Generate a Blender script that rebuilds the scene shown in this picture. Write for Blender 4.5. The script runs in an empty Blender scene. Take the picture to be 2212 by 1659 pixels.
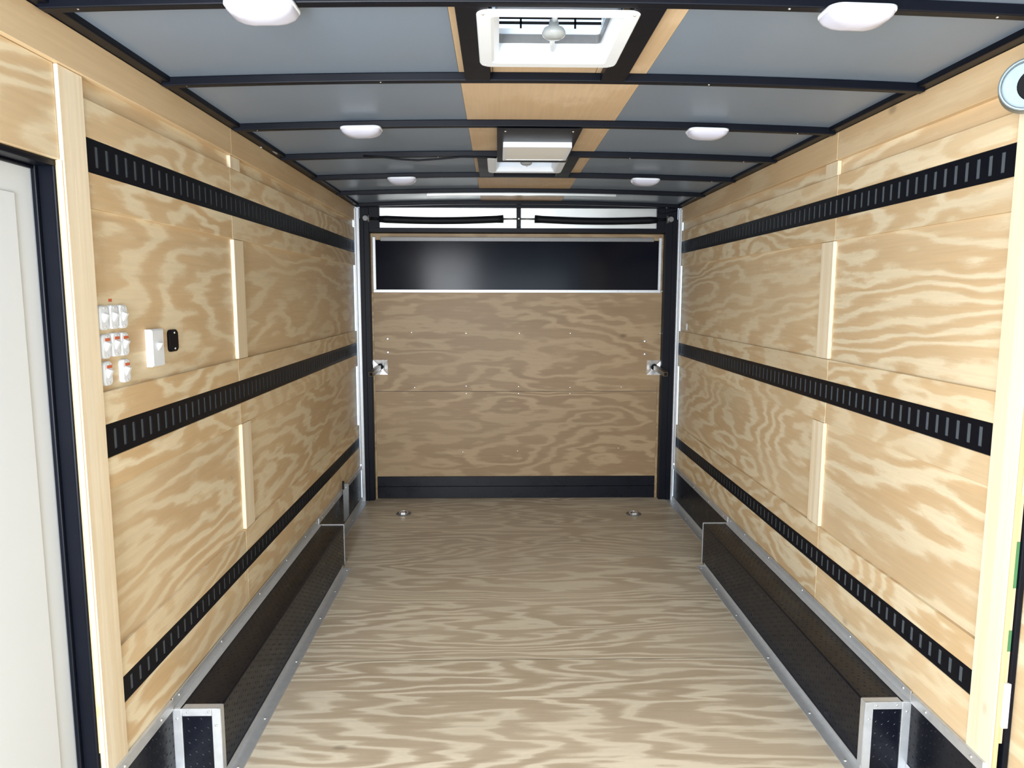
import bpy, bmesh, math, random
from mathutils import Vector, Matrix
random.seed(7)
C = bpy.context.scene.collection
scn = bpy.context.scene

# ------------------------------------------------------------------ camera
F_PX = 1538.24
cam_d = bpy.data.cameras.new('camera')
cam_d.sensor_fit = 'HORIZONTAL'; cam_d.sensor_width = 36.0
cam_d.lens = 36.0 * F_PX / 2212.0
cam_d.clip_start = 0.02
cam = bpy.data.objects.new('camera', cam_d); C.objects.link(cam)
pitch, yaw, roll = -0.1226, 0.0200, 0.0017
Fv = Vector((math.sin(yaw)*math.cos(pitch), math.cos(yaw)*math.cos(pitch), math.sin(pitch)))
Rv = Vector((math.cos(yaw), -math.sin(yaw), 0)); Uv = Rv.cross(Fv)
R2 = Rv*math.cos(roll) + Uv*math.sin(roll); U2 = -Rv*math.sin(roll) + Uv*math.cos(roll)
M = Matrix((R2, U2, -Fv)).transposed().to_4x4(); M.translation = Vector((-0.156, 0.0, 1.580))
cam.matrix_world = M
scn.camera = cam

# ------------------------------------------------------------------ world, lights, exposure
w = bpy.data.worlds.new('sky'); scn.world = w; w.use_nodes = True
bg = w.node_tree.nodes['Background']
bg.inputs['Color'].default_value = (0.62, 0.80, 1.0, 1); bg.inputs['Strength'].default_value = 1.6
def area(name, loc, target, sx, sy, power, col):
    d = bpy.data.lights.new(name, 'AREA'); d.shape = 'RECTANGLE'; d.size = sx; d.size_y = sy
    d.energy = power; d.color = col
    o = bpy.data.objects.new(name, d); C.objects.link(o); o.location = loc
    o.rotation_euler = (Vector(target) - Vector(loc)).to_track_quat('-Z', 'Y').to_euler()
    return o
# daylight from behind and left of the camera, plus an added front fill lamp
area('daylight_side', (-1.02, -0.35, 1.30), (1.0, 2.3, 1.10), 1.0, 1.8, 130, (0.95, 0.97, 1.0))
area('fill_front', (0.0, -1.9, 1.05), (0.05, 3.0, 1.45), 2.2, 1.9, 62, (0.80, 0.90, 1.0))
scn.view_settings.view_transform = 'Standard'; scn.view_settings.look = 'None'
scn.view_settings.gamma = 1.0; scn.view_settings.use_curve_mapping = False
scn.view_settings.exposure = 0.45

# ------------------------------------------------------------------ helpers
class MB:
    def __init__(s): s.v = []; s.f = []; s.sm = []
    def add(s, vs, fs, smooth=False):
        n = len(s.v); s.v += [tuple(p) for p in vs]; s.f += [tuple(i+n for i in q) for q in fs]; s.sm += [smooth]*len(fs)
        return s
    def box(s, x0, x1, y0, y1, z0, z1):
        x0, x1 = min(x0, x1), max(x0, x1); y0, y1 = min(y0, y1), max(y0, y1); z0, z1 = min(z0, z1), max(z0, z1)
        v = [(x, y, z) for x in (x0, x1) for y in (y0, y1) for z in (z0, z1)]
        return s.add(v, [(0, 1, 3, 2), (4, 6, 7, 5), (0, 4, 5, 1), (2, 3, 7, 6), (0, 2, 6, 4), (1, 5, 7, 3)])
    def tube(s, pts, r, n=12, cap=True, smooth=True):
        pts = [Vector(p) for p in pts]; rings = []
        rr = r if isinstance(r, (list, tuple)) else [r]*len(pts)
        up = None
        for i, p in enumerate(pts):
            t = (pts[min(i+1, len(pts)-1)] - pts[max(i-1, 0)]).normalized()
            if up is None:
                a = Vector((0, 0, 1)) if abs(t.z) < .9 else Vector((1, 0, 0))
                up = (a - t*a.dot(t)).normalized()
            else: up = (up - t*up.dot(t)).normalized()
            sd = t.cross(up)
            rings.append([p + (up*math.cos(2*math.pi*k/n) + sd*math.sin(2*math.pi*k/n))*rr[i] for k in range(n)])
        b = []; v = []
        for q in rings: v += q
        f = [(i*n+k, i*n+(k+1) % n, (i+1)*n+(k+1) % n, (i+1)*n+k) for i in range(len(pts)-1) for k in range(n)]
        s.add(v, f, smooth)
        if cap:
            s.add(rings[0], [tuple(range(n))[::-1]]); s.add(rings[-1], [tuple(range(n))])
        return s
    def loft(s, loops, cap0=True, cap1=True, smooth=True, closed=False):
        n = len(loops[0]); v = [p for l in loops for p in l]
        m = len(loops)
        f = [(i*n+k, i*n+(k+1) % n, ((i+1) % m)*n+(k+1) % n, ((i+1) % m)*n+k) for i in range(m if closed else m-1) for k in range(n)]
        s.add(v, f, smooth)
        if cap0: s.add(loops[0], [tuple(range(n))[::-1]])
        if cap1: s.add(loops[-1], [tuple(range(n))])
        return s
    def mesh(s, name, bevel=0, seg=2):
        me = bpy.data.meshes.new(name); me.from_pydata(s.v, [], s.f); me.update()
        bm = bmesh.new(); bm.from_mesh(me)
        for f, k in zip(bm.faces, s.sm): f.smooth = k
        bmesh.ops.remove_doubles(bm, verts=bm.verts, dist=1e-6)
        bmesh.ops.recalc_face_normals(bm, faces=bm.faces)
        if bevel:
            e = [e for e in bm.edges if len(e.link_faces) == 2 and e.calc_face_angle(0) > .6]
            bmesh.ops.bevel(bm, geom=e, offset=bevel, segments=seg, affect='EDGES', profile=.5, clamp_overlap=True)
        bm.to_mesh(me); bm.free(); return me
    def obj(s, name, mat, parent=None, bevel=0, seg=2, **kw):
        return link(name, s.mesh(name, bevel, seg), mat, parent, **kw)
def link(name, me, mat, parent=None, loc=None, **kw):
    o = bpy.data.objects.new(name, me); C.objects.link(o)
    if me is not None and mat is not None and not me.materials: me.materials.append(mat)
    if parent:
        o.parent = parent; o.matrix_parent_inverse = Matrix.Translation(-parent.location)
    if loc is not None: o.location = loc
    for k, v in kw.items(): o[k] = v
    return o
def box(x0, x1, y0, y1, z0, z1): return MB().box(x0, x1, y0, y1, z0, z1)
def thing(name, label, cat, loc=(0, 0, 0), group=None):
    o = bpy.data.objects.new(name, None); C.objects.link(o); o.location = loc; o.empty_display_size = .05
    o['label'] = label; o['category'] = cat
    if group: o['group'] = group
    return o
def tag(o, label, cat, group=None):
    o['label'] = label; o['category'] = cat
    if group: o['group'] = group
    return o
def struct(name, loc=(0, 0, 0)):
    o = bpy.data.objects.new(name, None); C.objects.link(o); o.location = loc; o['kind'] = 'structure'; return o

# ------------------------------------------------------------------ materials
def lin(r, g, b):
    f = lambda c: c/12.92 if c <= .04045 else ((c+.055)/1.055)**2.4
    return (f(r/255), f(g/255), f(b/255), 1)
def plain(name, col, rough=.5, metal=0, spec=.5, noise=0, nscale=30, bump=0, **kw):
    m = bpy.data.materials.new(name); m.use_nodes = True; t = m.node_tree; b = t.nodes['Principled BSDF']
    b.inputs['Base Color'].default_value = col; b.inputs['Roughness'].default_value = rough
    b.inputs['Metallic'].default_value = metal; b.inputs['Specular IOR Level'].default_value = spec
    tc = t.nodes.new('ShaderNodeTexCoord'); n = t.nodes.new('ShaderNodeTexNoise')
    n.inputs['Scale'].default_value = nscale; n.inputs['Detail'].default_value = 3
    t.links.new(tc.outputs['Object'], n.inputs['Vector'])
    if noise:
        mx = t.nodes.new('ShaderNodeMix'); mx.data_type = 'RGBA'
        mx.inputs[6].default_value = tuple(c*(1-noise) for c in col[:3])+(1,); mx.inputs[7].default_value = tuple(min(1, c*(1+noise)) for c in col[:3])+(1,)
        t.links.new(n.outputs['Fac'], mx.inputs[0]); t.links.new(mx.outputs[2], b.inputs['Base Color'])
    mr = t.nodes.new('ShaderNodeMapRange'); mr.inputs[3].default_value = max(.02, rough-.06); mr.inputs[4].default_value = rough+.06
    t.links.new(n.outputs['Fac'], mr.inputs[0]); t.links.new(mr.outputs[0], b.inputs['Roughness'])
    if bump:
        bp = t.nodes.new('ShaderNodeBump'); bp.inputs['Strength'].default_value = bump; bp.inputs['Distance'].default_value = .002
        t.links.new(n.outputs['Fac'], bp.inputs['Height']); t.links.new(bp.outputs[0], b.inputs['Normal'])
    if 'trans' in kw: b.inputs['Transmission Weight'].default_value = kw['trans']
    return m
def ply(name, grain, cols, rings=11, s=1.0, along=.32, across=2.0, thin=1.0, rough=.5, fineamp=.45, tint=None, spec=.35, soft=False):
    """rotary-cut veneer: contour bands of a slow field stretched along the grain axis"""
    m = bpy.data.materials.new(name); m.use_nodes = True; t = m.node_tree; N = t.nodes; L = t.links
    b = N['Principled BSDF']; b.inputs['Roughness'].default_value = rough; b.inputs['Specular IOR Level'].default_value = spec
    tc = N.new('ShaderNodeTexCoord'); oi = N.new('ShaderNodeObjectInfo')
    mul = N.new('ShaderNodeVectorMath'); mul.operation = 'SCALE'; mul.inputs[0].default_value = (37.0, 53.0, 71.0)
    L.new(oi.outputs['Random'], mul.inputs['Scale'])
    add = N.new('ShaderNodeVectorMath'); add.operation = 'ADD'
    L.new(tc.outputs['Object'], add.inputs[0]); L.new(mul.outputs[0], add.inputs[1])
    def mapped(a, c):
        mp = N.new('ShaderNodeVectorMath'); mp.operation = 'MULTIPLY'
        v = [c, c, c]; v['xyz'.index(grain)] = a; mp.inputs[1].default_value = v
        L.new(add.outputs[0], mp.inputs[0]); return mp.outputs[0]
    def noise(vec, scale, det, rg=.5, dist=0):
        n = N.new('ShaderNodeTexNoise'); n.inputs['Scale'].default_value = scale; n.inputs['Detail'].default_value = det
        n.inputs['Roughness'].default_value = rg; n.inputs['Distortion'].default_value = dist
        L.new(vec, n.inputs['Vector']); return n.outputs['Fac']
    def math_(op, a, bb):
        k = N.new('ShaderNodeMath'); k.operation = op
        for i, q in ((0, a), (1, bb)):
            if isinstance(q, (int, float)): k.inputs[i].default_value = q
            elif q is not None: L.new(q, k.inputs[i])
        return k.outputs[0]
    big = noise(mapped(along*s, across*s), 1.0, 1.5, .45, .35)
    mid = noise(mapped(along*s*4.5, across*s*5), 1.0, 2.0, .55, .2)
    fine = noise(mapped(3.0, 85.0), 1.0, 2.0, .6)
    jag = noise(mapped(9.0, 40.0), 1.0, 3.0, .7)
    h = math_('ADD', math_('MULTIPLY', big, rings), math_('ADD', math_('MULTIPLY', mid, rings*.19), math_('MULTIPLY', jag, fineamp)))
    fr = math_('FRACT', h, None)
    rp = N.new('ShaderNodeValToRGB'); L.new(fr, rp.inputs[0]); e = rp.color_ramp.elements
    lo, hi = cols
    mixc = lambda k: tuple(lo[i]*(1-k)+hi[i]*k for i in range(3))+(1,)
    e[0].position = 0; e[0].color = mixc(.95); e[1].position = 1; e[1].color = mixc(1.0)
    for p, k in ((.10, 1.0), (.33, .90), (.44, .45), (.50, .06), (.58, .10), (.70, .0), (.78, .20), (.86, .62), (.93, .85)):
        q = e.new(p); q.color = mixc(k)
    # slow patches weaken the figure so that parts of a sheet stay nearly plain
    pat = noise(mapped(.9, 2.6), 1.0, 2.0, .5)
    pm = N.new('ShaderNodeMapRange'); pm.inputs[1].default_value = .36; pm.inputs[2].default_value = .66; pm.inputs[3].default_value = .06; pm.inputs[4].default_value = .62
    L.new(pat, pm.inputs[0])
    mx = N.new('ShaderNodeMix'); mx.data_type = 'RGBA'; L.new(pm.outputs[0], mx.inputs[0])
    L.new(rp.outputs[0], mx.inputs[6]); mx.inputs[7].default_value = mixc(.52)
    # fibre streaks and a slow warm/cool drift
    fm = N.new('ShaderNodeMapRange'); fm.inputs[3].default_value = .88; fm.inputs[4].default_value = 1.10; L.new(fine, fm.inputs[0])
    drift = noise(mapped(.5, 1.1), 1.0, 2.0, .5)
    dm = N.new('ShaderNodeMapRange'); dm.inputs[1].default_value = .3; dm.inputs[2].default_value = .7; dm.inputs[3].default_value = .9; dm.inputs[4].default_value = 1.08; L.new(drift, dm.inputs[0])
    sc = N.new('ShaderNodeVectorMath'); sc.operation = 'SCALE'; L.new(mx.outputs[2], sc.inputs[0]); L.new(math_('MULTIPLY', fm.outputs[0], dm.outputs[0]), sc.inputs['Scale'])
    # sparse knots
    vo = N.new('ShaderNodeTexVoronoi'); vo.inputs['Scale'].default_value = 1.0; L.new(mapped(2.2, 4.0), vo.inputs['Vector'])
    kn = N.new('ShaderNodeMapRange'); kn.inputs[1].default_value = .03; kn.inputs[2].default_value = .075; kn.inputs[3].default_value = .5; kn.inputs[4].default_value = 0; L.new(vo.outputs['Distance'], kn.inputs[0])
    gate = N.new('ShaderNodeSeparateColor'); L.new(vo.outputs['Color'], gate.inputs[0])
    kf = math_('MULTIPLY', kn.outputs[0], math_('GREATER_THAN', gate.outputs[0], .72))
    kx = N.new('ShaderNodeMix'); kx.data_type = 'RGBA'; L.new(kf, kx.inputs[0]); L.new(sc.outputs[0], kx.inputs[6]); kx.inputs[7].default_value = tuple(c*.35 for c in hi[:3])+(1,)
    L.new(kx.outputs[2], b.inputs['Base Color'])
    bp = N.new('ShaderNodeBump'); bp.inputs['Strength'].default_value = .12; bp.inputs['Distance'].default_value = .002
    L.new(fine, bp.inputs['Height']); L.new(bp.outputs[0], b.inputs['Normal'])
    return m
CREAM, TAN = (.80, .70, .50), (.615, .44, .25)
M_wall = ply('wall_plywood', 'y', (CREAM, TAN), rings=14, along=.42, across=1.9)
M_rail = ply('board_plywood', 'y', ((.80, .70, .50), (.61, .43, .235)), rings=13, along=.7, across=2.2)
M_cove = ply('cove_plywood', 'y', ((.68, .53, .335), (.58, .41, .23)), rings=6, along=.4, across=2.0)
M_floor = ply('floor_plywood', 'x', ((.76, .695, .555), (.46, .375, .27)), rings=19, along=.38, across=1.9, rough=.42, fineamp=.35, spec=.4)
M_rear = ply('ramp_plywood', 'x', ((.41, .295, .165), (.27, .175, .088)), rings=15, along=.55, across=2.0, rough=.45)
M_pine = ply('pine_stud', 'z', ((.86, .77, .60), (.78, .65, .45)), rings=5, along=.15, across=6.0, fineamp=.3)
M_luan = ply('luan_plywood', 'y', ((.64, .49, .33), (.54, .39, .24)), rings=3, along=1.6, across=2.5, soft=True)
M_edge = ply('plywood_edge', 'z', ((.86, .70, .44), (.66, .42, .2)), rings=2, along=.2, across=90, fineamp=.2)
M_black = plain('black_painted_steel', (.0030, .0042, .0085, 1), .40, 0, .16, .2, 8)
M_railm = plain('black_rail_paint', (.0030, .0038, .0075, 1), .45, 0, .16, .2, 20)
M_slot = plain('slot_back_steel', (.095, .115, .135, 1), .5, .1, .5, .2, 60)
M_kick = plain('black_gloss_tread_plate', (.0045, .0055, .0105, 1), .28, 0, .26, .1, 12)
M_vinyl = plain('grey_ceiling_vinyl', (.19, .24, .31, 1), .33, 0, .40, .06, 3)
M_alu = plain('mill_aluminium', (.60, .62, .64, 1), .42, .55, .5, .12, 40)
M_alubright = plain('bright_aluminium_strip', (.66, .66, .63, 1), .34, 1, .5, .05, 6)
M_white = plain('white_plastic', (.76, .81, .87, 1), .35, 0, .5, .02, 20)
M_lens = plain('lamp_lens_plastic', (.52, .53, .63, 1), .22, 0, .5, .02, 20)
M_door = plain('white_door_panel', (.64, .68, .71, 1), .45, 0, .4, .02, 4)
M_galv = plain('galvanised_steel', (.24, .30, .33, 1), .45, .5, .5, .18, 45)
M_chrome = plain('bright_cast_plate', (.85, .85, .86, 1), .28, .85, .5, .05, 30)
M_dark = plain('near_black', (.003, .003, .004, 1), .7, 0, .2, .2, 10)
M_orange = plain('orange_sticker', lin(205, 105, 70), .55, 0, .3, .08, 60)
M_gloss = plain('black_gloss_panel', (.0022, .003, .008, 1), .14, 0, .10, .2, 2)
M_screw = plain('bright_screw', (.85, .87, .88, 1), .25, .8, .5, .05, 100)
M_rubber = plain('black_rubber', (.004, .005, .007, 1), .55, 0, .2, .2, 30)
M_green = plain('green_mark', lin(70, 120, 80), .6, 0, .3, .1, 30)
M_grey = plain('grey_bracket_steel', (.20, .20, .20, 1), .45, .4, .5, .15, 40)
M_handle = plain('zinc_handle_bar', (.17, .15, .12, 1), .38, .6, .5, .15, 40)
M_lightpanel = plain('white_light_housing', (.80, .80, .78, 1), .5, 0, .4, .02, 12)
M_skin = plain('roof_sheet', (.25, .26, .28, 1), .6, 0, .3, .05, 6)
M_knob = plain('clear_grey_knob', (.42, .45, .45, 1), .12, 0, .5, .05, 30, trans=.35)
M_lid = plain('white_vent_lid', (.82, .88, .92, 1), .4, 0, .4, .02, 12)
_b = M_lid.node_tree.nodes['Principled BSDF']; _b.inputs['Transmission Weight'].default_value = .55; _b.inputs['Roughness'].default_value = .9

# ------------------------------------------------------------------ common dimensions (metres)
YN, YR = -1.0, 5.41          # front end of the built walls, rear post face
HW = 1.22                    # inner half width at the proud boards
POST0, POST1 = 1.815, 1.920
JO = 2.930                   # joint between the sheets
def arch(x): return -0.020*(x/1.1)**2
screw_me = MB().loft([[(.0042*k*math.cos(a), .0042*k*math.sin(a), z) for a in [2*math.pi*i/8 for i in range(8)]] for k, z in ((1, 0), (.85, .0016), (.4, .0026))], cap0=False).mesh('screw')
screw_me.materials.append(M_screw)
bolt_me = MB().loft([[(.0105*k*math.cos(a), .0105*k*math.sin(a), z) for a in [2*math.pi*i/12 for i in range(12)]] for k, z in ((1, 0), (.9, .004), (.5, .007))], cap0=False).mesh('bolt')
bolt_me.materials.append(M_chrome)
def screw(parent, p, nrm, me=screw_me, sc=1, name='screw'):
    o = bpy.data.objects.new(name, me); C.objects.link(o); o.parent = parent
    o.matrix_parent_inverse = Matrix.Translation(-parent.location)
    o.location = p; o.rotation_euler = Vector(nrm).to_track_quat('Z', 'Y').to_euler(); o.scale = (sc, sc, sc); return o

# ------------------------------------------------------------------ floor
fl = box(-1.29, 1.29, YN, 5.56, -.06, -.018).obj('floor', M_dark); fl['kind'] = 'structure'
for a, b_ in ((YN, .475), (.475, 1.711), (1.711, 2.948), (2.948, 4.187), (4.187, 5.50)):
    box(-1.25, 1.25, a+.0021, b_-.0021, -.018, 0).obj('plywood_sheet', M_floor, fl)
for y in (.475, 1.711, 2.948, 4.187): box(-1.25, 1.25, y-.002, y+.002, -.018, -.0004).obj('seam', M_dark, fl)

# ------------------------------------------------------------------ walls
def wall(side):
    s = -1 if side == 'left' else 1
    X = lambda d: s*(HW + d)         # d = distance outwards from the face of the proud boards
    W = MB(); W.box(X(.055), X(.085), YN, 5.56, -.06, 2.33)
    if side == 'left':
        W = MB(); W.box(X(.055), X(.085), 1.86, 5.56, -.06, 2.33); W.box(X(.055), X(.085), YN, .83, -.06, 2.33); W.box(X(.055), X(.085), .83, 1.86, 1.90, 2.33)
        W.box(X(.095), X(.11), .83, 1.86, -.06, 1.95)
    w_ = W.obj('wall_'+side, M_skin); w_['kind'] = 'structure'
    ln2 = 2.085 if side == 'left' else 2.068
    cz = 2.136 if side == 'left' else 2.128
    g = .0012
    # cove boards along the top
    for a, b_ in ((YN, 0.45), (.45, JO), (JO, 5.40)):
        box(X(-.010), X(.02), a+g, b_-g, cz, 2.236).obj('cove_board', M_cove, w_, .0015, 1)
    # recessed sheets
    for a, b_ in ((POST1, JO), (JO, 5.405)):
        box(X(.013), X(.03), a-(.02 if a < 2 else 0), b_, ln2-.02, cz+.02).obj('plywood_panel', M_wall, w_)
        box(X(.013), X(.03), a-(.02 if a < 2 else 0), b_, 1.30, 1.83).obj('plywood_panel', M_wall, w_)
        box(X(.013), X(.03), a-(.02 if a < 2 else 0), b_, .58, 1.07).obj('plywood_panel', M_wall, w_)
        # proud boards that carry the rails, cut round the rail
        for z0, z1, r0, r1 in ((1.808, ln2, 1.9007, 1.9868), (1.320, 1.052, 1.1398, 1.2298), (.255, .598, .4280, .5026)):
            z0, z1 = min(z0, z1), max(z0, z1)
            box(X(0), X(.030), a+g, b_-g, r1+.0015, z1).obj('plywood_board', M_rail, w_, .0012, 1)
            box(X(0), X(.030), a+g, b_-g, z0, r0-.0015).obj('plywood_board', M_rail, w_, .0012, 1)
    # battens over the joint
    for z0, z1 in ((ln2+.001, cz-.001), (1.322, 1.806), (.600, 1.050)):
        box(X(-.001), X(.028), JO+.008, JO+.115, z0, z1).obj('batten', M_pine, w_, .0015, 1)
    # door post and its raw ply edge
    box(X(-.004), X(.014), POST0, POST1, .02, cz-.001).obj('door_post', M_pine, w_, .002, 1)
    zt = 1.908 if side == 'left' else 2.10
    box(X(-.001), X(.0115), POST0-.004, POST0-.0005, .02, zt).obj('plywood_edge', M_edge, w_)
    box(X(.0125), X(.022), POST0-.002, POST0+.004, .35, zt).obj('plywood_edge', M_edge, w_)
    return w_, X
wl, XL = wall('left'); wr, XR = wall('right')
# left: sheet above the side door and wall nearer the camera
box(XL(.004), XL(.03), .80, 1.812, 1.909, 2.135).obj('plywood_panel', M_wall, wl, .0015, 1)
box(XL(.004), XL(.03), YN, .80, 0, 2.135).obj('plywood_panel', M_wall, wl, .0015, 1)
for z in (.939, .85, .752, .675): screw(wl, (XL(.0128), 2.828, z), (1, 0, 0), name='nail_head').scale = (1.1, 1.1, .4)
# right: plywood sheet in front of the black frame
box(XR(.043), XR(.055), YN, 1.816, 0, 2.127).obj('plywood_panel', M_wall, wr, .0015, 1)
fr = box(XR(.024), XR(.040), 1.806, 1.83, 0, 2.10).obj('frame_strip', M_black, wr, .003)
box(XR(.012), XR(.027), 1.803, 1.812, .40, .53).obj('strike_plate', M_white, wr, .001)
box(XR(.0125), XR(.026), 1.803, 1.812, 1.06, 1.20).obj('timber_packer', M_pine, wr, .001)
for z0, z1 in ((.80, .93), (.62, .68)): box(XR(.0125), XR(.021), 1.8115, 1.8128, z0, z1).obj('green_mark', M_green, wr)

# white side door on the left with its black frame
d1 = struct('door_1')
box(-1.305, -1.292, .86, 1.83, .03, 1.90).obj('door_panel', M_door, d1, .004)
box(-1.292, -1.2885, .93, 1.735, .10, 1.82).obj('inner_panel', M_door, d1, .003)
F = MB(); F.box(-1.300, -1.234, 1.8125, 1.835, 0, 1.913); F.box(-1.290, -1.278, 1.800, 1.8125, 0, 1.895); F.box(-1.244, -1.236, 1.806, 1.8125, 0, 1.908)
F.obj('door_frame', M_black, d1, .003)
H = MB(); H.box(-1.300, -1.234, .80, 1.812, 1.893, 1.9075); H.box(-1.292, -1.280, .83, 1.8, 1.885, 1.893)
H.obj('door_header', M_black, d1, .003)
box(-1.300, -1.234, .80, .83, 0, 1.893).obj('door_frame', M_black, d1, .003)
box(-1.300, -1.225, .83, 1.81, 0, .03).obj('door_sill', M_alu, d1, .002)

# ------------------------------------------------------------------ ceiling
BOWS = (1.128, 1.728, 2.328, 2.930, 3.538, 4.138, 4.742, 5.335)
VENTS = (1.977, 3.783)       # y centres of the two roof vents
VX = -.010
ce = MB()
def arched(mb, x0, x1, y0, y1, z0, z1, n=10):
    xs = [x0+(x1-x0)*i/n for i in range(n+1)]
    v = []
    for x in xs:
        a = arch(x); v += [(x, y0, z0+a), (x, y1, z0+a), (x, y1, z1+a), (x, y0, z1+a)]
    f = [(0, 1, 2, 3)[::-1], tuple(4*n+i for i in range(4))]
    for i in range(n):
        p, q = 4*i, 4*i+4
        for k in range(4): f.append((p+k, p+(k+1) % 4, q+(k+1) % 4, q+k))
    mb.add(v, f); return mb
ho = .16
arched(ce, -1.29, VX-ho, YN, 5.56, 2.286, 2.300); arched(ce, VX+ho, 1.29, YN, 5.56, 2.286, 2.300)
ys = [YN] + [k for v in VENTS for k in (v-ho, v+ho)] + [5.56]
for i in range(0, len(ys), 2): arched(ce, VX-ho, VX+ho, ys[i], ys[i+1], 2.286, 2.300, 4)
ceil = ce.obj('ceiling', M_skin); ceil['kind'] = 'structure'
PL0, PL1 = -.277, .311
for i in range(len(BOWS)-1):
    a, b_ = BOWS[i]+.014, BOWS[i+1]+.014
    arched(MB(), -1.20, PL0-.001, a+.001, b_-.001, 2.277, 2.284).obj('ceiling_panel', M_vinyl, ceil)
    arched(MB(), PL1+.001, 1.20, a+.001, b_-.001, 2.277, 2.284).obj('ceiling_panel', M_vinyl, ceil)
    vent = [v for v in VENTS if a < v < b_]
    if vent:
        v = vent[0]
        arched(MB(), PL0, VX-ho-.002, a, b_, 2.2765, 2.284, 3).obj('plywood_strip', M_luan, ceil)
        arched(MB(), VX+ho+.002, PL1, a, b_, 2.2765, 2.284, 3).obj('plywood_strip', M_luan, ceil)
        arched(MB(), VX-ho, VX+ho, v+ho+.002, b_, 2.2765, 2.284, 3).obj('plywood_strip', M_luan, ceil)
        for x0, x1 in ((-.257, -.178), (.166, .243)):
            arched(MB(), x0, x1, a+.016, BOWS[i+1]-.0005, 2.2505, 2.276, 2).obj('header_tube', M_black, ceil, .002, 1)
    else:
        arched(MB(), PL0, PL1, a, b_, 2.2765, 2.284, 4).obj('plywood_strip', M_luan, ceil)
for y in BOWS:
    bo = arched(MB(), -1.20, 1.20, y, y+.031, 2.250, 2.2762, 16).obj('roof_bow', M_black, ceil, .003)
    for x in (-1.08, -.48, .52, 1.06):
        if 1.5 < y < 5 and random.random() < .6: screw(ceil, (x+random.uniform(-.05, .05), y+.012, 2.250+arch(x)-.0001), (0, 0, -1), sc=.8)
for s in (-1, 1):
    box(s*1.172, s*1.222, YN, 5.40, 2.237, 2.268).obj('cove_rail', M_black, ceil, .004)
# thin bright lip behind the last bows
st = MB(); arched(st, -.62, .625, 4.800, 4.835, 2.2410, 2.2425, 10); arched(st, -.62, .625, 4.800, 4.8025, 2.2425, 2.276, 10)
tag(st.obj('aluminium_strip', M_alubright), 'thin bright aluminium strip across the ceiling near the ramp door', 'strip')

# ------------------------------------------------------------------ E-track style tie down rails
def rail_mesh(z0, z1):
    h = z1-z0; pitch = .0508; y0, y1 = 1.922, 5.400
    sw = .0178; q0, q1 = z0+h*.18, z1-h*.18
    ys = [y0]; ce_ = []
    y = 1.974
    while y < y1-.02:
        ce_.append(y); ys += [y-sw/2, y+sw/2]; y += pitch
    ys.append(y1)
    m = MB(); zs = [z0, q0, q1, z1]
    # face with punched slots; local x: 0 = face, +x = outwards
    idx = {}
    v = [(0, yy, zz) for yy in ys for zz in zs]; f = []
    for i in range(len(ys)-1):
        for k in range(3):
            if k == 1 and i % 2 == 1: continue
            f.append((i*4+k, (i+1)*4+k, (i+1)*4+k+1, i*4+k+1))
    m.add(v, f)
    d = .0035
    for c in ce_:      # slot walls
        a, b_ = c-sw/2, c+sw/2
        m.add([(0, a, q0), (0, b_, q0), (0, b_, q1), (0, a, q1), (d, a, q0), (d, b_, q0), (d, b_, q1), (d, a, q1)],
              [(0, 1, 5, 4), (1, 2, 6, 5), (2, 3, 7, 6), (3, 0, 4, 7)])
    # folded edges
    m.add([(0, y0, z1), (0, y1, z1), (.012, y1, z1), (.012, y0, z1)], [(0, 1, 2, 3)])
    m.add([(0, y0, z0), (0, y1, z0), (.012, y1, z0), (.012, y0, z0)], [(0, 1, 2, 3)])
    m.add([(0, y0, z0), (0, y0, z1), (.012, y0, z1), (.012, y0, z0)], [(0, 1, 2, 3)])
    m.add([(0, y1, z0), (0, y1, z1), (.012, y1, z1), (.012, y1, z0)], [(0, 1, 2, 3)])
    sl = MB().add([(d*.9, -sw/2, q0), (d*.9, sw/2, q0), (d*.9, sw/2, q1), (d*.9, -sw/2, q1), (d, -sw/2, q0), (d, sw/2, q0), (d, sw/2, q1), (d, -sw/2, q1)],
                  [(0, 1, 2, 3), (4, 5, 6, 7), (0, 1, 5, 4), (2, 3, 7, 6)]).mesh('slot')
    sl.materials.append(M_slot)
    return m.mesh('tie_down_rail'), sl, ce_
LEV = (('top', 1.9007, 1.9868), ('middle', 1.1398, 1.2298), ('lowest', .4280, .5026))
for nm, z0, z1 in LEV:
    me, sl, cs = rail_mesh(z0, z1); me.materials.append(M_railm)
    for side, s in (('left', -1), ('right', 1)):
        o = bpy.data.objects.new('tie_down_rail', me); C.objects.link(o)
        o.location = (s*(HW+.001), 0, 0); o.scale = (s, 1, 1)
        tag(o, f'{nm} black slotted tie-down rail on the {side} plywood wall', 'rail', 'slotted tie-down rails')
        for c in cs:
            k = bpy.data.objects.new('slot', sl); C.objects.link(k); k.parent = o; k.location = (0, c, 0)

# ------------------------------------------------------------------ wheel boxes and kick plates
def lugs(u0, u1, v0, v1, P, n):
    """raised tread dashes on a plane: P(u,v) gives the point, n the outward normal"""
    m = MB(); n = Vector(n); pitch = .021; i = 0
    u = u0+pitch/2
    while u < u1-.004:
        v = v0+pitch/2 + (pitch/2 if i % 2 else 0); j = 0
        while v < v1-.004:
            ang = .75 if (i+j) % 2 else -.75
            c, s_ = math.cos(ang), math.sin(ang); L_, w_ = .0060, .0017
            q = [P(u+c*a-s_*b_, v+s_*a+c*b_) for a, b_ in ((-L_, 0), (0, -w_), (L_, 0), (0, w_))]
            top = Vector(P(u, v))+n*.0012
            m.add(q+[top], [(0, 1, 4), (1, 2, 4), (2, 3, 4), (3, 0, 4)])
            v += pitch; j += 1
        u += pitch; i += 1
    return m
HO = 1.2155
BY0, BY1, BXI, BH = 2.190, 4.075, 1.062, .245
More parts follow.
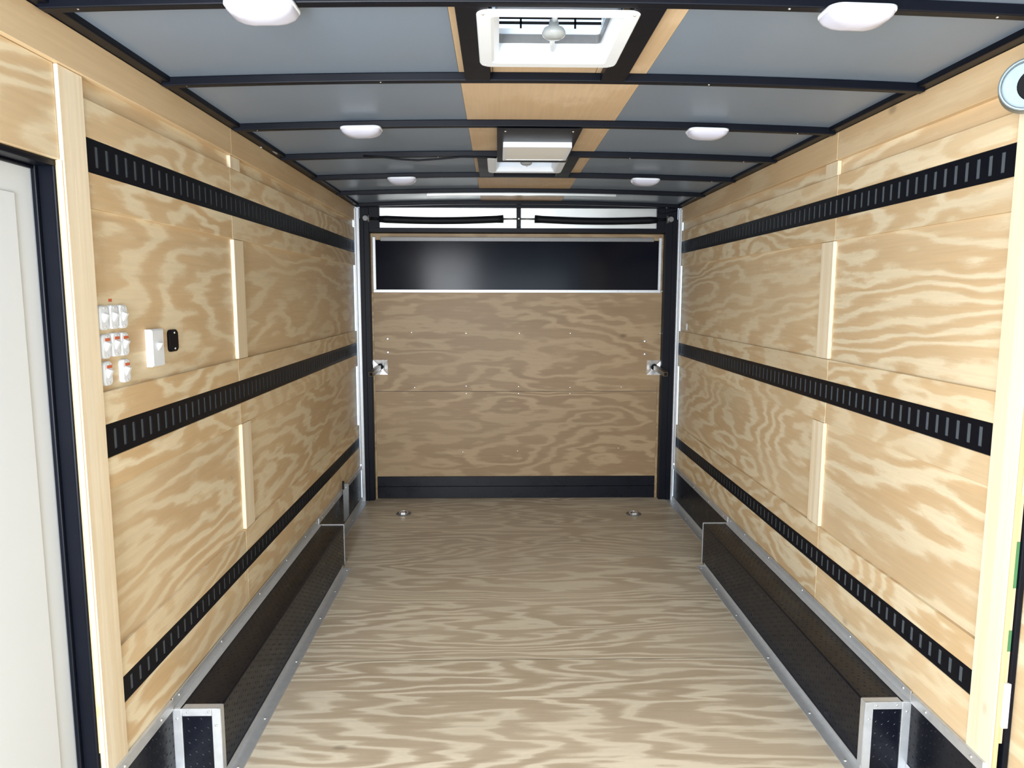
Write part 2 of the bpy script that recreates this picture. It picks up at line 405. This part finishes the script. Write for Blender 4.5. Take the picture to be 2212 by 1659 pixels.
for side, s in (('left', -1), ('right', 1)):
    o = thing('wheel_box', f'long black tread plate wheel box with aluminium edging along {side} wall', 'wheel box', (s*1.14, 3.13, 0), 'wheel boxes')
    # shell: a thin folded sheet (side, top, two ends)
    sh = MB(); sh.box(s*BXI, s*(HO+.0), BY0+.002, BY1-.002, .001, BH)
    sh.obj('shell', M_kick, o, .006, 3)
    q = lugs(BY0+.03, BY1-.02, .03, BH-.01, lambda u, v: (s*(BXI-.0001), u, v), (-s, 0, 0)); q.obj('tread_lugs', M_kick, o, kind='stuff')
    q = lugs(BY0+.03, BY1-.02, 0, .145, lambda u, v: (s*(BXI+.008+v), u, BH+.0001), (0, 0, 1)); q.obj('tread_lugs', M_kick, o, kind='stuff')
    q = lugs(0, .105, .02, BH-.03, lambda u, v: (s*(BXI+.03+u), BY0+.0018, v), (0, -1, 0)); q.obj('tread_lugs', M_kick, o, kind='stuff')
    # near frame of aluminium angle: inner upright, head, wall upright
    y0 = BY0-.003
    f = MB(); f.box(s*(BXI-.003), s*(BXI+.026), y0, BY0+.001, .001, BH+.003); f.box(s*(BXI-.003), s*(BXI-.0005), y0, BY0+.026, .001, BH+.003); f.obj('edge_angle', M_alu, o, .0015, 2)
    f = MB(); f.box(s*(BXI+.0265), s*(HO-.032), y0, BY0+.001, BH-.023, BH+.003); f.box(s*(BXI-.001), s*(HO-.032), y0, BY0+.026, BH+.0008, BH+.003); f.obj('edge_angle', M_alu, o, .001, 1)
    f = MB(); f.box(s*(HO-.0315), s*(HO-.001), y0-.002, BY0+.001, .001, BH+.003); f.obj('edge_angle', M_alu, o, .0015, 2)
    # far end binding
    f = MB(); f.box(s*(BXI-.002), s*(BXI+.001), BY1-.008, BY1+.001, .001, BH+.002); f.box(s*(BXI-.002), s*HO, BY1-.008, BY1+.001, BH, BH+.003); f.obj('end_binding', M_alu, o)
    for p in ((BXI+.012, .19), (HO-.016, .215), (HO-.05, .238), (BXI+.035, .238)): screw(o, (s*p[0], y0-.0022, p[1]), (0, -1, 0))
    # top angle against the wall and floor angle
    f = MB(); f.box(s*(HO-.004), s*(HO+.0), BY0, BY1, BH, .283); f.box(s*(HO-.026), s*(HO-.004), BY0, BY1, BH+.0005, BH+.004); f.obj('wall_angle', M_alu, o, .001, 1)
    f = MB(); f.box(s*(BXI-.050), s*(BXI-.0005), BY0, BY1-.06, .0006, .0036); f.box(s*(BXI-.0045), s*(BXI-.0005), BY0, BY1-.06, .0036, .022); f.obj('floor_angle', M_alu, o, .001, 1)
    for y in (2.235, 2.60, 3.04, 3.44, 3.79, 4.03): screw(o, (s*(HO-.0045), y, .270), (-s, 0, 0), sc=1.3)
    for y in (2.24, 2.52, 2.94, 3.36, 3.68, 3.98): screw(o, (s*(BXI-.030), y, .0037), (0, 0, 1), sc=1.3)
    # kick plates before and behind the box
    for tagn, y0, y1 in (('near', YN if s > 0 and False else 1.0, BY0-.006), ('far', BY1+.003, 5.395)):
        if tagn == 'near': y0 = 1.83
        k = thing('kick_plate', f'{tagn} black kick plate with aluminium angles on the {side} wall', 'kick plate', (s*1.215, (y0+y1)/2, 0), 'kick plates')
        box(s*1.212, s*1.2195, y0, y1, .001, .247).obj('plate', M_kick, k)
        if tagn == 'near':
            lugs(y0, y1, .01, .24, lambda u, v: (s*1.2119, u, v), (-s, 0, 0)).obj('tread_lugs', M_kick, k, kind='stuff')
        f = MB(); f.box(s*1.207, s*1.2195, y0, y1, .247, .281); f.obj('wall_angle', M_alu, k, .0015, 1)
        f = MB(); f.box(s*1.160, s*1.2115, y0, y1, .0006, .0036); f.box(s*1.208, s*1.2117, y0, y1, .0036, .03); f.obj('floor_angle', M_alu, k, .001, 1)
        for y in ((1.88, 2.10) if tagn == 'near' else (4.15, 4.45, 4.8, 5.15)):
            screw(k, (s*1.2066, y, .265), (-s, 0, 0), sc=1.3); screw(k, (s*1.185, y+.1, .0037), (0, 0, 1), sc=1.2)
# grey strap beyond the left wheel box
o = thing('hanging_strap', 'flat grey metal strap with black top hanging behind the left wheel box', 'strap', (-1.185, 4.70, .08))
m = MB(); pf = [(-1.200, .325), (-1.160, .325), (-1.164, .105), (-1.190, .062), (-1.200, .062)]
m.loft([[(x, 4.694, z) for x, z in pf], [(x, 4.702, z) for x, z in pf]], smooth=False); m.obj('strap', M_grey, o, .002)
m = MB(); m.box(-1.2045, -1.190, 4.69, 4.706, .285, .345); m.obj('pivot', M_rubber, o, .005)
screw(o, (-1.18, 4.6935, .30), (0, -1, 0), bolt_me, .6, 'bolt')

# ------------------------------------------------------------------ rear frame, header and ramp door
tb = struct('trim_1')
box(-1.181, -1.112, YR, 5.53, .0, 2.236).obj('door_post', M_black, tb, .004)
box(1.100, 1.190, YR, 5.53, .0, 2.236).obj('door_post', M_black, tb, .004)
box(-1.181, -1.150, YR-.012, YR, .0, 2.15).obj('post_lip', M_black, tb, .002); box(1.155, 1.19, YR-.012, YR, .0, 2.15).obj('post_lip', M_black, tb, .002)
m = MB(); m.box(-1.113, 1.10, YR, 5.53, 2.052, 2.084); m.box(-1.113, 1.10, YR, 5.53, 2.2315, 2.262); m.box(-1.113, -1.036, YR, 5.53, 2.084, 2.2315); m.box(1.034, 1.10, YR, 5.53, 2.084, 2.2315); m.box(-.015, .015, YR-.004, 5.53, 2.084, 2.2315)
m.obj('door_header', M_black, tb, .002, 1)
box(-1.113, 1.10, 5.50, 5.54, 2.03, 2.27).obj('header_back', M_black, tb)
for x0, x1 in ((-1.036, -.015), (.015, 1.034)):
    box(x0+.001, x1-.001, 5.432, 5.44, 2.085, 2.231).obj('header_panel', M_alubright, tb)
t2 = struct('trim_2')
for s in (-1, 1):
    m = MB(); m.box(s*1.180 if s < 0 else 1.190, s*1.206, 5.385, 5.409, .0, 2.23); m.box(s*1.200, s*1.213, 5.36, 5.386, .30, 2.22)
    m.obj('corner_trim', M_alu, t2, .002, 1)
# spring assembly
def spring(side, xa, xb, s):
    o = thing('ramp_spring', f'sagging black sleeved ramp spring in the {side} half of the header', 'spring', (xa, 5.40, 2.15), 'ramp door springs')
    pts = []; n = 18
    for i in range(n+1):
        t = i/n; x = xa+(xb-xa)*t
        z = 2.146 + .004*t - .012*math.sin(math.pi*t)
        pts.append((x, 5.402, z))
    MB().tube(pts, [.022]+[.026]*(n-1)+[.029], 14).obj('sleeve', M_rubber, o)
    MB().tube([(xb, 5.402, 2.150), (.0 + s*.012, 5.402, 2.151)], .006, 8).obj('rod', M_grey, o)
    MB().tube([(xa-s*-.0, 5.402, 2.146), (s*1.10, 5.402, 2.150)], .010, 8).obj('cable', M_dark, o)
    MB().tube([(s*1.105, 5.402, 2.150), (s*1.135, 5.402, 2.150)], [.030, .020], 14).obj('pulley', M_grey, o, )
    MB().tube([(s*1.132, 5.385, 2.150), (s*1.132, 5.372, 2.150)], [.026, .018], 14).obj('cap', M_grey, o)
spring('left', -1.034, -.115, -1); spring('right', 1.032, .119, 1)
m = MB(); m.box(-.013, .013, 5.392, 5.408, 2.09, 2.228); cb = m.obj('spring_bracket', M_black, None, .002)
tag(cb, 'narrow black bracket between the two ramp springs in header centre', 'bracket')
screw(cb, (0, 5.3915, 2.151), (0, -1, 0), bolt_me, .8, 'bolt')

d2 = struct('door_2', (0, 5.47, 0))
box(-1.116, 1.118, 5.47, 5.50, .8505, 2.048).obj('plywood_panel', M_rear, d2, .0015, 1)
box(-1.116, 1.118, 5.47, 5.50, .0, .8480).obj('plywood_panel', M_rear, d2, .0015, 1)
hp = box(-1.076, 1.066, 5.462, 5.4695, 1.624, 1.998).obj('header_panel', M_gloss, d2)
FR = (-1.097, 1.086, 1.607, 2.020); fw = .022
for a in ((FR[0], FR[1], FR[2], FR[2]+fw), (FR[0]+.06, FR[1]-.06, FR[3]-fw-.008, FR[3])):
    box(a[0], a[1], 5.455, 5.4695, a[2], a[3]).obj('frame_bar', M_alu if a[2] < 1.8 else M_grey, hp, .0015, 1)
for a in ((FR[0], FR[0]+fw), (FR[1]-fw, FR[1])): box(a[0], a[1], 5.4552, 5.4693, FR[2]+fw, FR[3]).obj('frame_bar', M_alu, hp, .0015, 1)
for x in (-.82, -.42, -.03, .37, .76): screw(hp, (x, 5.4548, 1.618), (0, -1, 0), sc=.8)
k = MB(); k.box(-1.098, 1.078, 5.455, 5.4695, .004, .098); k.box(-1.098, 1.078, 5.459, 5.4695, .098, .177); k.obj('kick_strip', M_kick, d2, .002, 1)
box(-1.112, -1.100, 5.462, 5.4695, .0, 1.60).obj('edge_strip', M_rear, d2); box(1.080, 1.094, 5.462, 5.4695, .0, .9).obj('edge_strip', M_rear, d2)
for x, z in ((-0.816, 1.304), (-0.399, 1.298), (0.01, 1.298), (0.401, 1.298), (1.094, 1.299), (-1.107, 1.223), (-0.798, 0.879), (-0.401, 0.89), (0.004, 0.886), (0.403, 0.878), (0.802, 0.882), (-1.105, 0.876), (-0.401, 0.832), (0.004, 0.832), (0.403, 0.831), (0.79, 0.398), (-0.002, 0.378), (-0.43, 0.372), (1.098, 1.62)):
    screw(d2, (x, 5.4699, z), (0, -1, 0), sc=1.5)
for x, z in ((-.998, 1.255), (-.998, 1.152), (.975, 1.238), (.977, 1.138)): screw(d2, (x, 5.4699, z), (0, -1, 0), bolt_me, 1.15, 'bolt')
# cam handles: square dished plates with a square lever
for s, cx, cz, ex in ((-1, -1.058, 1.037, -1.093), (1, 1.053, 1.034, 1.094)):
    hb = .057
    m = MB()
    L0 = [(cx+a*hb, 5.4692, cz+b_*hb) for a, b_ in ((-1, -1), (1, -1), (1, 1), (-1, 1))]
    L1 = [(cx+a*hb, 5.460, cz+b_*hb) for a, b_ in ((-1, -1), (1, -1), (1, 1), (-1, 1))]
    L2 = [(cx+a*.022, 5.4665, cz+b_*.022) for a, b_ in ((-1, -1), (1, -1), (1, 1), (-1, 1))]
    m.loft([L0, L1, L2], cap0=False, smooth=False)
    h = m.obj('handle', M_chrome, d2, label='bright square dished handle plate')
    m = MB(); m.tube([(cx, 5.466, cz+.004), (cx, 5.445, cz+.004)], .024, 14); m.obj('hub', M_dark, h)
    # lever: square tube pointing into the room, outwards and down
    p0, p1 = Vector((cx+s*.005, 5.43, cz+.002)), Vector((ex, 5.245, 1.006))
    t = (p1-p0).normalized(); sd = t.cross(Vector((0, 0, 1))).normalized(); up = sd.cross(t); r = .0165; ri = .0125
    sq = lambda p, r_: [p+sd*a*r_+up*b_*r_ for a, b_ in ((-1, -1), (1, -1), (1, 1), (-1, 1))]
    m = MB(); m.loft([sq(p0, r), sq(p1, r), sq(p1, ri), sq(p0+t*.03, ri)], smooth=False); m.obj('lever', M_handle, h)
    for a, b_ in ((-.042, .03), (.042, .03), (.042, -.03)): screw(h, (cx+a, 5.4615, cz+b_), (0, -1, 0), sc=.8)

# ------------------------------------------------------------------ roof vents
def rrect(cx, cy, hx, hy, r, z, n=5):
    p = []
    for sx, sy, a0 in ((1, 1, 0), (-1, 1, 90), (-1, -1, 180), (1, -1, 270)):
        for i in range(n+1):
            a = math.radians(a0+90*i/n); p.append((cx+sx*(hx-r)+r*math.cos(a), cy+sy*(hy-r)+r*math.sin(a), z))
    return p
for i, yc in enumerate(VENTS):
    lab = ('white square roof vent nearest the camera with crank knob showing', 'far white roof vent partly hidden behind the black light plate')[i]
    o = thing('roof_vent', lab, 'vent', (VX, yc, 2.25), 'roof vents')
    hx, hy = .198, .207
    g = MB()
    g.loft([rrect(VX, yc, hx, hy, .03, 2.2505), rrect(VX, yc, hx-.004, hy-.004, .028, 2.2455), rrect(VX, yc, .163, .172, .012, 2.2455),
            rrect(VX, yc, .156, .165, .010, 2.2495), rrect(VX, yc, .142, .152, .006, 2.272), rrect(VX, yc, .146, .156, .006, 2.272), rrect(VX, yc, .160, .169, .01, 2.2505)],
           cap0=False, cap1=False, smooth=False, closed=True)
    g.obj('garnish', M_white, o)
    for a in (-1, 1):
        for b_ in (-1, 1): screw(o, (VX+a*.181, yc+b_*.189, 2.2453), (0, 0, -1), sc=.9)
    sh = MB()
    def ring(mb, h0, z0, z1, t=.004):
        mb.loft([rrect(VX, yc, h0, h0+.008, .01, z0, 3), rrect(VX, yc, h0, h0+.008, .01, z1, 3), rrect(VX, yc, h0+t, h0+.008+t, .01, z1, 3), rrect(VX, yc, h0+t, h0+.008+t, .01, z0, 3)], cap0=False, cap1=False, smooth=False, closed=True)
    ring(sh, .147, 2.270, 2.336); sh.obj('throat', M_white, o)
    sh = MB(); ring(sh, .1435, 2.2955, 2.319, .003); sh.obj('metal_curb', M_grey, o)
    # lid held open a little over a screen of dark bars
    sh = MB(); sh.loft([rrect(VX, yc, .19, .20, .02, 2.378), rrect(VX, yc, .19, .20, .02, 2.390), rrect(VX, yc, .15, .16, .03, 2.406)], smooth=False); sh.obj('lid', M_lid, o)
    br = MB()
    for z in (2.352, 2.366): br.box(VX-.15, VX+.15, yc+.156, yc+.160, z-.0035, z+.0035); br.box(VX-.15, VX+.15, yc-.160, yc-.156, z-.0025, z+.0025)
    for x in (-.08, .075): br.box(VX+x-.003, VX+x+.003, yc+.156, yc+.160, 2.336, 2.378); br.box(VX+x-.003, VX+x+.003, yc-.160, yc-.156, 2.336, 2.378)
    for x in (-.150, .150): br.box(VX+x-.002, VX+x+.002, yc-.158, yc+.158, 2.336, 2.342)
    br.obj('screen_bars', M_dark, o)
    a = MB(); a.tube([(VX+.01, yc+.146, 2.276), (VX+.003, yc+.07, 2.281), (VX, yc, 2.287)], .007, 8); a.tube([(VX, yc, 2.287), (VX+.003, yc-.14, 2.292)], .007, 8); a.obj('crank_arm', M_white, o)
    kb = MB(); prof = ((.004, 2.245), (.020, 2.246), (.029, 2.252), (.031, 2.260), (.026, 2.270), (.014, 2.276), (.011, 2.292))
    kb.loft([[(VX+r*math.cos(2*math.pi*q/18), yc-.03+r*math.sin(2*math.pi*q/18), z) for q in range(18)] for r, z in prof]); kb.obj('crank_knob', M_knob, o)

# black cover plate with the square light panel
o = thing('ceiling_plate', 'flat black cover plate screwed across the bows around the square light', 'plate', (.01, 3.30, 2.246))
m = MB(); m.box(-.159, .183, 2.935, 3.655, 2.2425, 2.2449); m.obj('plate', M_black, o, .001)
for x in (-.125, .150):
    for y in (2.985, 3.60): screw(o, (x, y, 2.2424), (0, 0, -1), sc=1.1)
o = thing('square_light', 'square white ceiling light panel on the black plate, switched off', 'light', (.017, 3.335, 2.246))
m = MB(); m.loft([rrect(.017, 3.335, .150, .152, .006, 2.2424, 3), rrect(.017, 3.335, .150, .152, .006, 2.2205, 3), rrect(.017, 3.335, .136, .138, .004, 2.2202, 3), rrect(.017, 3.335, .136, .138, .004, 2.2235, 3)], smooth=False); m.obj('housing', M_white, o)
m = MB(); m.box(-.119, .153, 3.197, 3.473, 2.2220, 2.2232); m.obj('diffuser', M_lightpanel, o)

# ------------------------------------------------------------------ dome lights under the bows
def dome_parts():
    b = MB()
    b.loft([rrect(0, 0, .080, .052, .030, 0, 6), rrect(0, 0, .080, .052, .030, -.006, 6), rrect(0, 0, .078, .050, .029, -.009, 6)])
    base = b.mesh('base'); base.materials.append(M_white)
    l = MB(); loops = []
    for t in (0, .15, .35, .6, .82, 1.0):
        k = math.cos(t*math.pi/2)*.99+.01; z = -.0085-.027*math.sin(t*math.pi/2)
        loops.append([(x*(.16+.84*k), y*(.10+.90*k)+.010*(1-k), z) for x, y, _ in rrect(0, 0, .077, .049, .028, 0, 6)])
    l.loft(loops, cap0=False); lens = l.mesh('lens'); lens.materials.append(M_lens)
    return base, lens
db, dl = dome_parts()
row = {1.743: 'nearest', 2.945: 'second', 4.153: 'farthest'}
for y, nm in row.items():
    for s, x in (('left', -.697), ('right', .684)):
        o = thing('dome_light', f'{nm} white dome light on the {s} half of the ceiling', 'light', (x, y, 2.2495+arch(x)), 'ceiling dome lights')
        o.rotation_euler = (0, -math.atan(-.04*x/1.21), 0)
        for me, n in ((db, 'base'), (dl, 'lens')):
            q = bpy.data.objects.new(n, me); C.objects.link(q); q.parent = o

# ------------------------------------------------------------------ switches on the left wall
def switch_meshes():
    b = MB()
    R = lambda d, x: [(x, p[0], p[1]) for p in rrect(0, 0, .0215-d, .033-d, .012-d*.6, 0, 5)]
    b.loft([R(0, 0), R(0, .009), R(.0035, .0125)], smooth=False)
    body = b.mesh('body'); body.materials.append(M_white)
    t = MB(); t.loft([[(.0122, -.0065, -.013), (.0122, .0065, -.013), (.0122, .0065, .013), (.0122, -.0065, .013)],
                      [(.0145, -.0060, -.011), (.0145, .0060, -.011), (.024, .0055, .008), (.024, -.0055, .008)]], smooth=False)
    tog = t.mesh('toggle'); tog.materials.append(M_white)
    s_ = MB(); s_.box(.0123, .0131, -.013, .013, -.004, .004); st_ = s_.mesh('sticker'); st_.materials.append(M_orange)
    return body, tog, st_
sb, sg, ss = switch_meshes()
XW = XL(.013)
SW = [(1.9585, 1.520, 0, 'leftmost switch of the top row of three on left wall, no sticker'),
      (2.0085, 1.521, 0, 'middle switch of the top row of three on left wall, no sticker'),
      (2.0585, 1.521, 0, 'rightmost switch of the top row of three on left wall, no sticker'),
      (1.9605, 1.442, 1, 'leftmost orange-stickered switch of the middle row of three on left wall'),
      (2.0105, 1.444, 1, 'middle orange-stickered switch of the middle row of three on left wall'),
      (2.0575, 1.443, 1, 'rightmost orange-stickered switch of the middle row of three on left wall'),
      (1.9605, 1.368, 1, 'orange-stickered switch of the bottom pair on left wall, nearer the post'),
      (2.0560, 1.366, 1, 'orange-stickered switch of the bottom pair on left wall, farther from the post')]
for y, z, stk, lab in SW:
    o = thing('light_switch', 'white '+lab, 'switch', (XW, y, z), 'white switches on the left wall')
    for me, n, ok in ((sb, 'body', 1), (sg, 'toggle', 1), (ss, 'sticker', stk)):
        if ok:
            q = bpy.data.objects.new(n, me); C.objects.link(q); q.parent = o
            if n == 'sticker': q.location = (0, .004, .0185); q['label'] = 'orange sticker'
    for dz in (-.025, .026): screw(o, (XW+.0126, y, z+dz), (1, 0, 0), sc=.6)
m = MB(); m.box(XW, XW+.0008, 2.004, 2.021, 1.563, 1.571); tag(m.obj('orange_sticker', M_orange), 'small orange sticker on plywood above the top row of switches', 'sticker')
o = thing('wall_switch', 'tall white plate with single toggle right of the small switches', 'switch', (XW, 2.238, 1.419))
m = MB(); m.loft([[(XW, a, b_) for a, b_ in ((2.198, 1.362), (2.279, 1.362), (2.279, 1.477), (2.198, 1.477))], [(XW+.017, a, b_) for a, b_ in ((2.198, 1.362), (2.279, 1.362), (2.279, 1.477), (2.198, 1.477))], [(XW+.020, a, b_) for a, b_ in ((2.204, 1.367), (2.274, 1.367), (2.274, 1.472), (2.204, 1.472))]], smooth=False); m.obj('plate', M_white, o)
m = MB(); m.loft([[(XW+.0198, 2.236, 1.410), (XW+.0198, 2.246, 1.410), (XW+.0198, 2.246, 1.434), (XW+.0198, 2.236, 1.434)], [(XW+.030, 2.237, 1.425), (XW+.030, 2.245, 1.425), (XW+.033, 2.245, 1.433), (XW+.033, 2.237, 1.433)]], smooth=False); m.obj('toggle', M_white, o)
o = thing('wall_cover', 'small black rounded cover plate with two bright screws on left wall', 'cover', (XW, 2.374, 1.433))
m = MB(); R = lambda d, x: [(x, p[0], p[1]) for p in rrect(2.374, 1.433, .0325-d, .036-d, .014-d*.5, 0, 5)]
m.loft([R(0, XW), R(0, XW+.006), R(.003, XW+.009)], smooth=False); m.obj('plate', M_railm, o)
for dz in (-.026, .026): screw(o, (XW+.0091, 2.377, 1.433+dz), (1, 0, 0), sc=.95)
m = MB(); m.box(1.2285, 1.233, 5.205, 5.235, 1.335, 1.383); tag(m.obj('white_box', M_white, None, .002), 'tiny white box at the far end of the right wall', 'box')

# ------------------------------------------------------------------ galvanised cup on the right door post
CUPS = -1
o = thing('duct_collar', 'round galvanised duct collar at top of the right door post', 'duct', (1.20, 1.85, 2.108))
ax = Vector((-.55, -.83, -.05)).normalized(); c0 = Vector((1.147, 1.80, 2.098)); sd = ax.cross(Vector((0, 0, 1))).normalized(); up = sd.cross(ax)
def ringp(d, r, n=32): return [c0+ax*d+(sd*math.cos(2*math.pi*k/n)+up*math.sin(2*math.pi*k/n))*r for k in range(n)]
m = MB(); m.loft([ringp(-.055, .060), ringp(.004, .060), ringp(.006, .0625), ringp(.012, .0625), ringp(.014, .058), ringp(.012, .0555), ringp(-.045, .0555)], cap0=True, cap1=False); m.obj('collar', M_galv, o)
m = MB(); m.loft([ringp(.0005, .0608), ringp(.0005, .0622), ringp(.004, .0622), ringp(.004, .0608)], cap0=False, cap1=False, closed=True); m.obj('seal', M_rubber, o)
m = MB(); m.loft([ringp(-.012, .0550), ringp(-.008, .0550)]); m.obj('damper', M_galv, o)
c0 = c0 + sd*CUPS*.017; m = MB(); m.loft([ringp(-.0079, .040), ringp(-.006, .038)]); m.obj('dark_disc', M_dark, o)  # solid near-black disc stands in for the shade inside the collar
c0 = c0 - sd*CUPS*.012; m = MB(); m.tube([c0+ax*-.0075+up*.01, c0+ax*.006-up*.025, c0+ax*.012-up*.057], .0035, 8); m.obj('pull_cord', M_white, o)

# ------------------------------------------------------------------ floor rings, cable and wall bits
for s, x, y, lab in ((-1, -.845, 5.065, 'left'), (1, .836, 5.035, 'right')):
    o = thing('floor_ring', f'{lab} recessed steel tie-down ring in floor before the ramp door', 'tie-down', (x, y, 0), 'floor tie-down rings')
    m = MB(); m.loft([[(x+.055*k*math.cos(2*math.pi*q/20), y+.055*k*math.sin(2*math.pi*q/20), z) for q in range(20)] for k, z in ((1, .0005), (.98, .004), (.75, .004), (.6, .001))]); m.obj('pan', M_grey, o)
    m = MB(); m.tube([(x+.030*math.cos(q), y+.030*math.sin(q), .009+.004*math.sin(q)) for q in [2*math.pi*k/18 for k in range(19)]], .0055, 8); m.obj('ring', M_chrome, o)
    m = MB(); m.box(x-.016, x+.016, y-.038, y-.020, .003, .020); m.obj('clasp', M_chrome, o, .002)
pts = [(-.80, 3.530, 2.246), (-.72, 3.530, 2.242), (-.62, 3.531, 2.231), (-.54, 3.532, 2.227), (-.44, 3.532, 2.234), (-.33, 3.532, 2.244), (-.20, 3.533, 2.243), (-.162, 3.55, 2.245)]
tag(MB().tube(pts, .0045, 8).obj('cable', M_rubber), 'black cable sagging along the bow toward the black light plate', 'cable')
tag(MB().tube([(-1.214, 3.29, 2.237), (-1.205, 3.32, 2.243), (-1.190, 3.38, 2.242), (-1.180, 3.43, 2.235)], .004, 8).obj('loose_wire', M_white), 'short pale loose wire end above the left cove board', 'wire')
tag(MB().tube([(1.212, 3.60, 2.236), (1.200, 3.60, 2.250), (1.192, 3.605, 2.246), (1.190, 3.61, 2.236)], .002, 8).obj('wire_hook', M_white), 'small pale wire hook above the right cove board', 'wire')
tag(MB().tube([(1.03, 5.40, 2.205), (1.07, 5.398, 2.192), (1.12, 5.396, 2.200), (1.18, 5.396, 2.212)], .0025, 6).obj('thin_wire', M_rubber), 'thin dark wire at the right end of the header', 'wire')
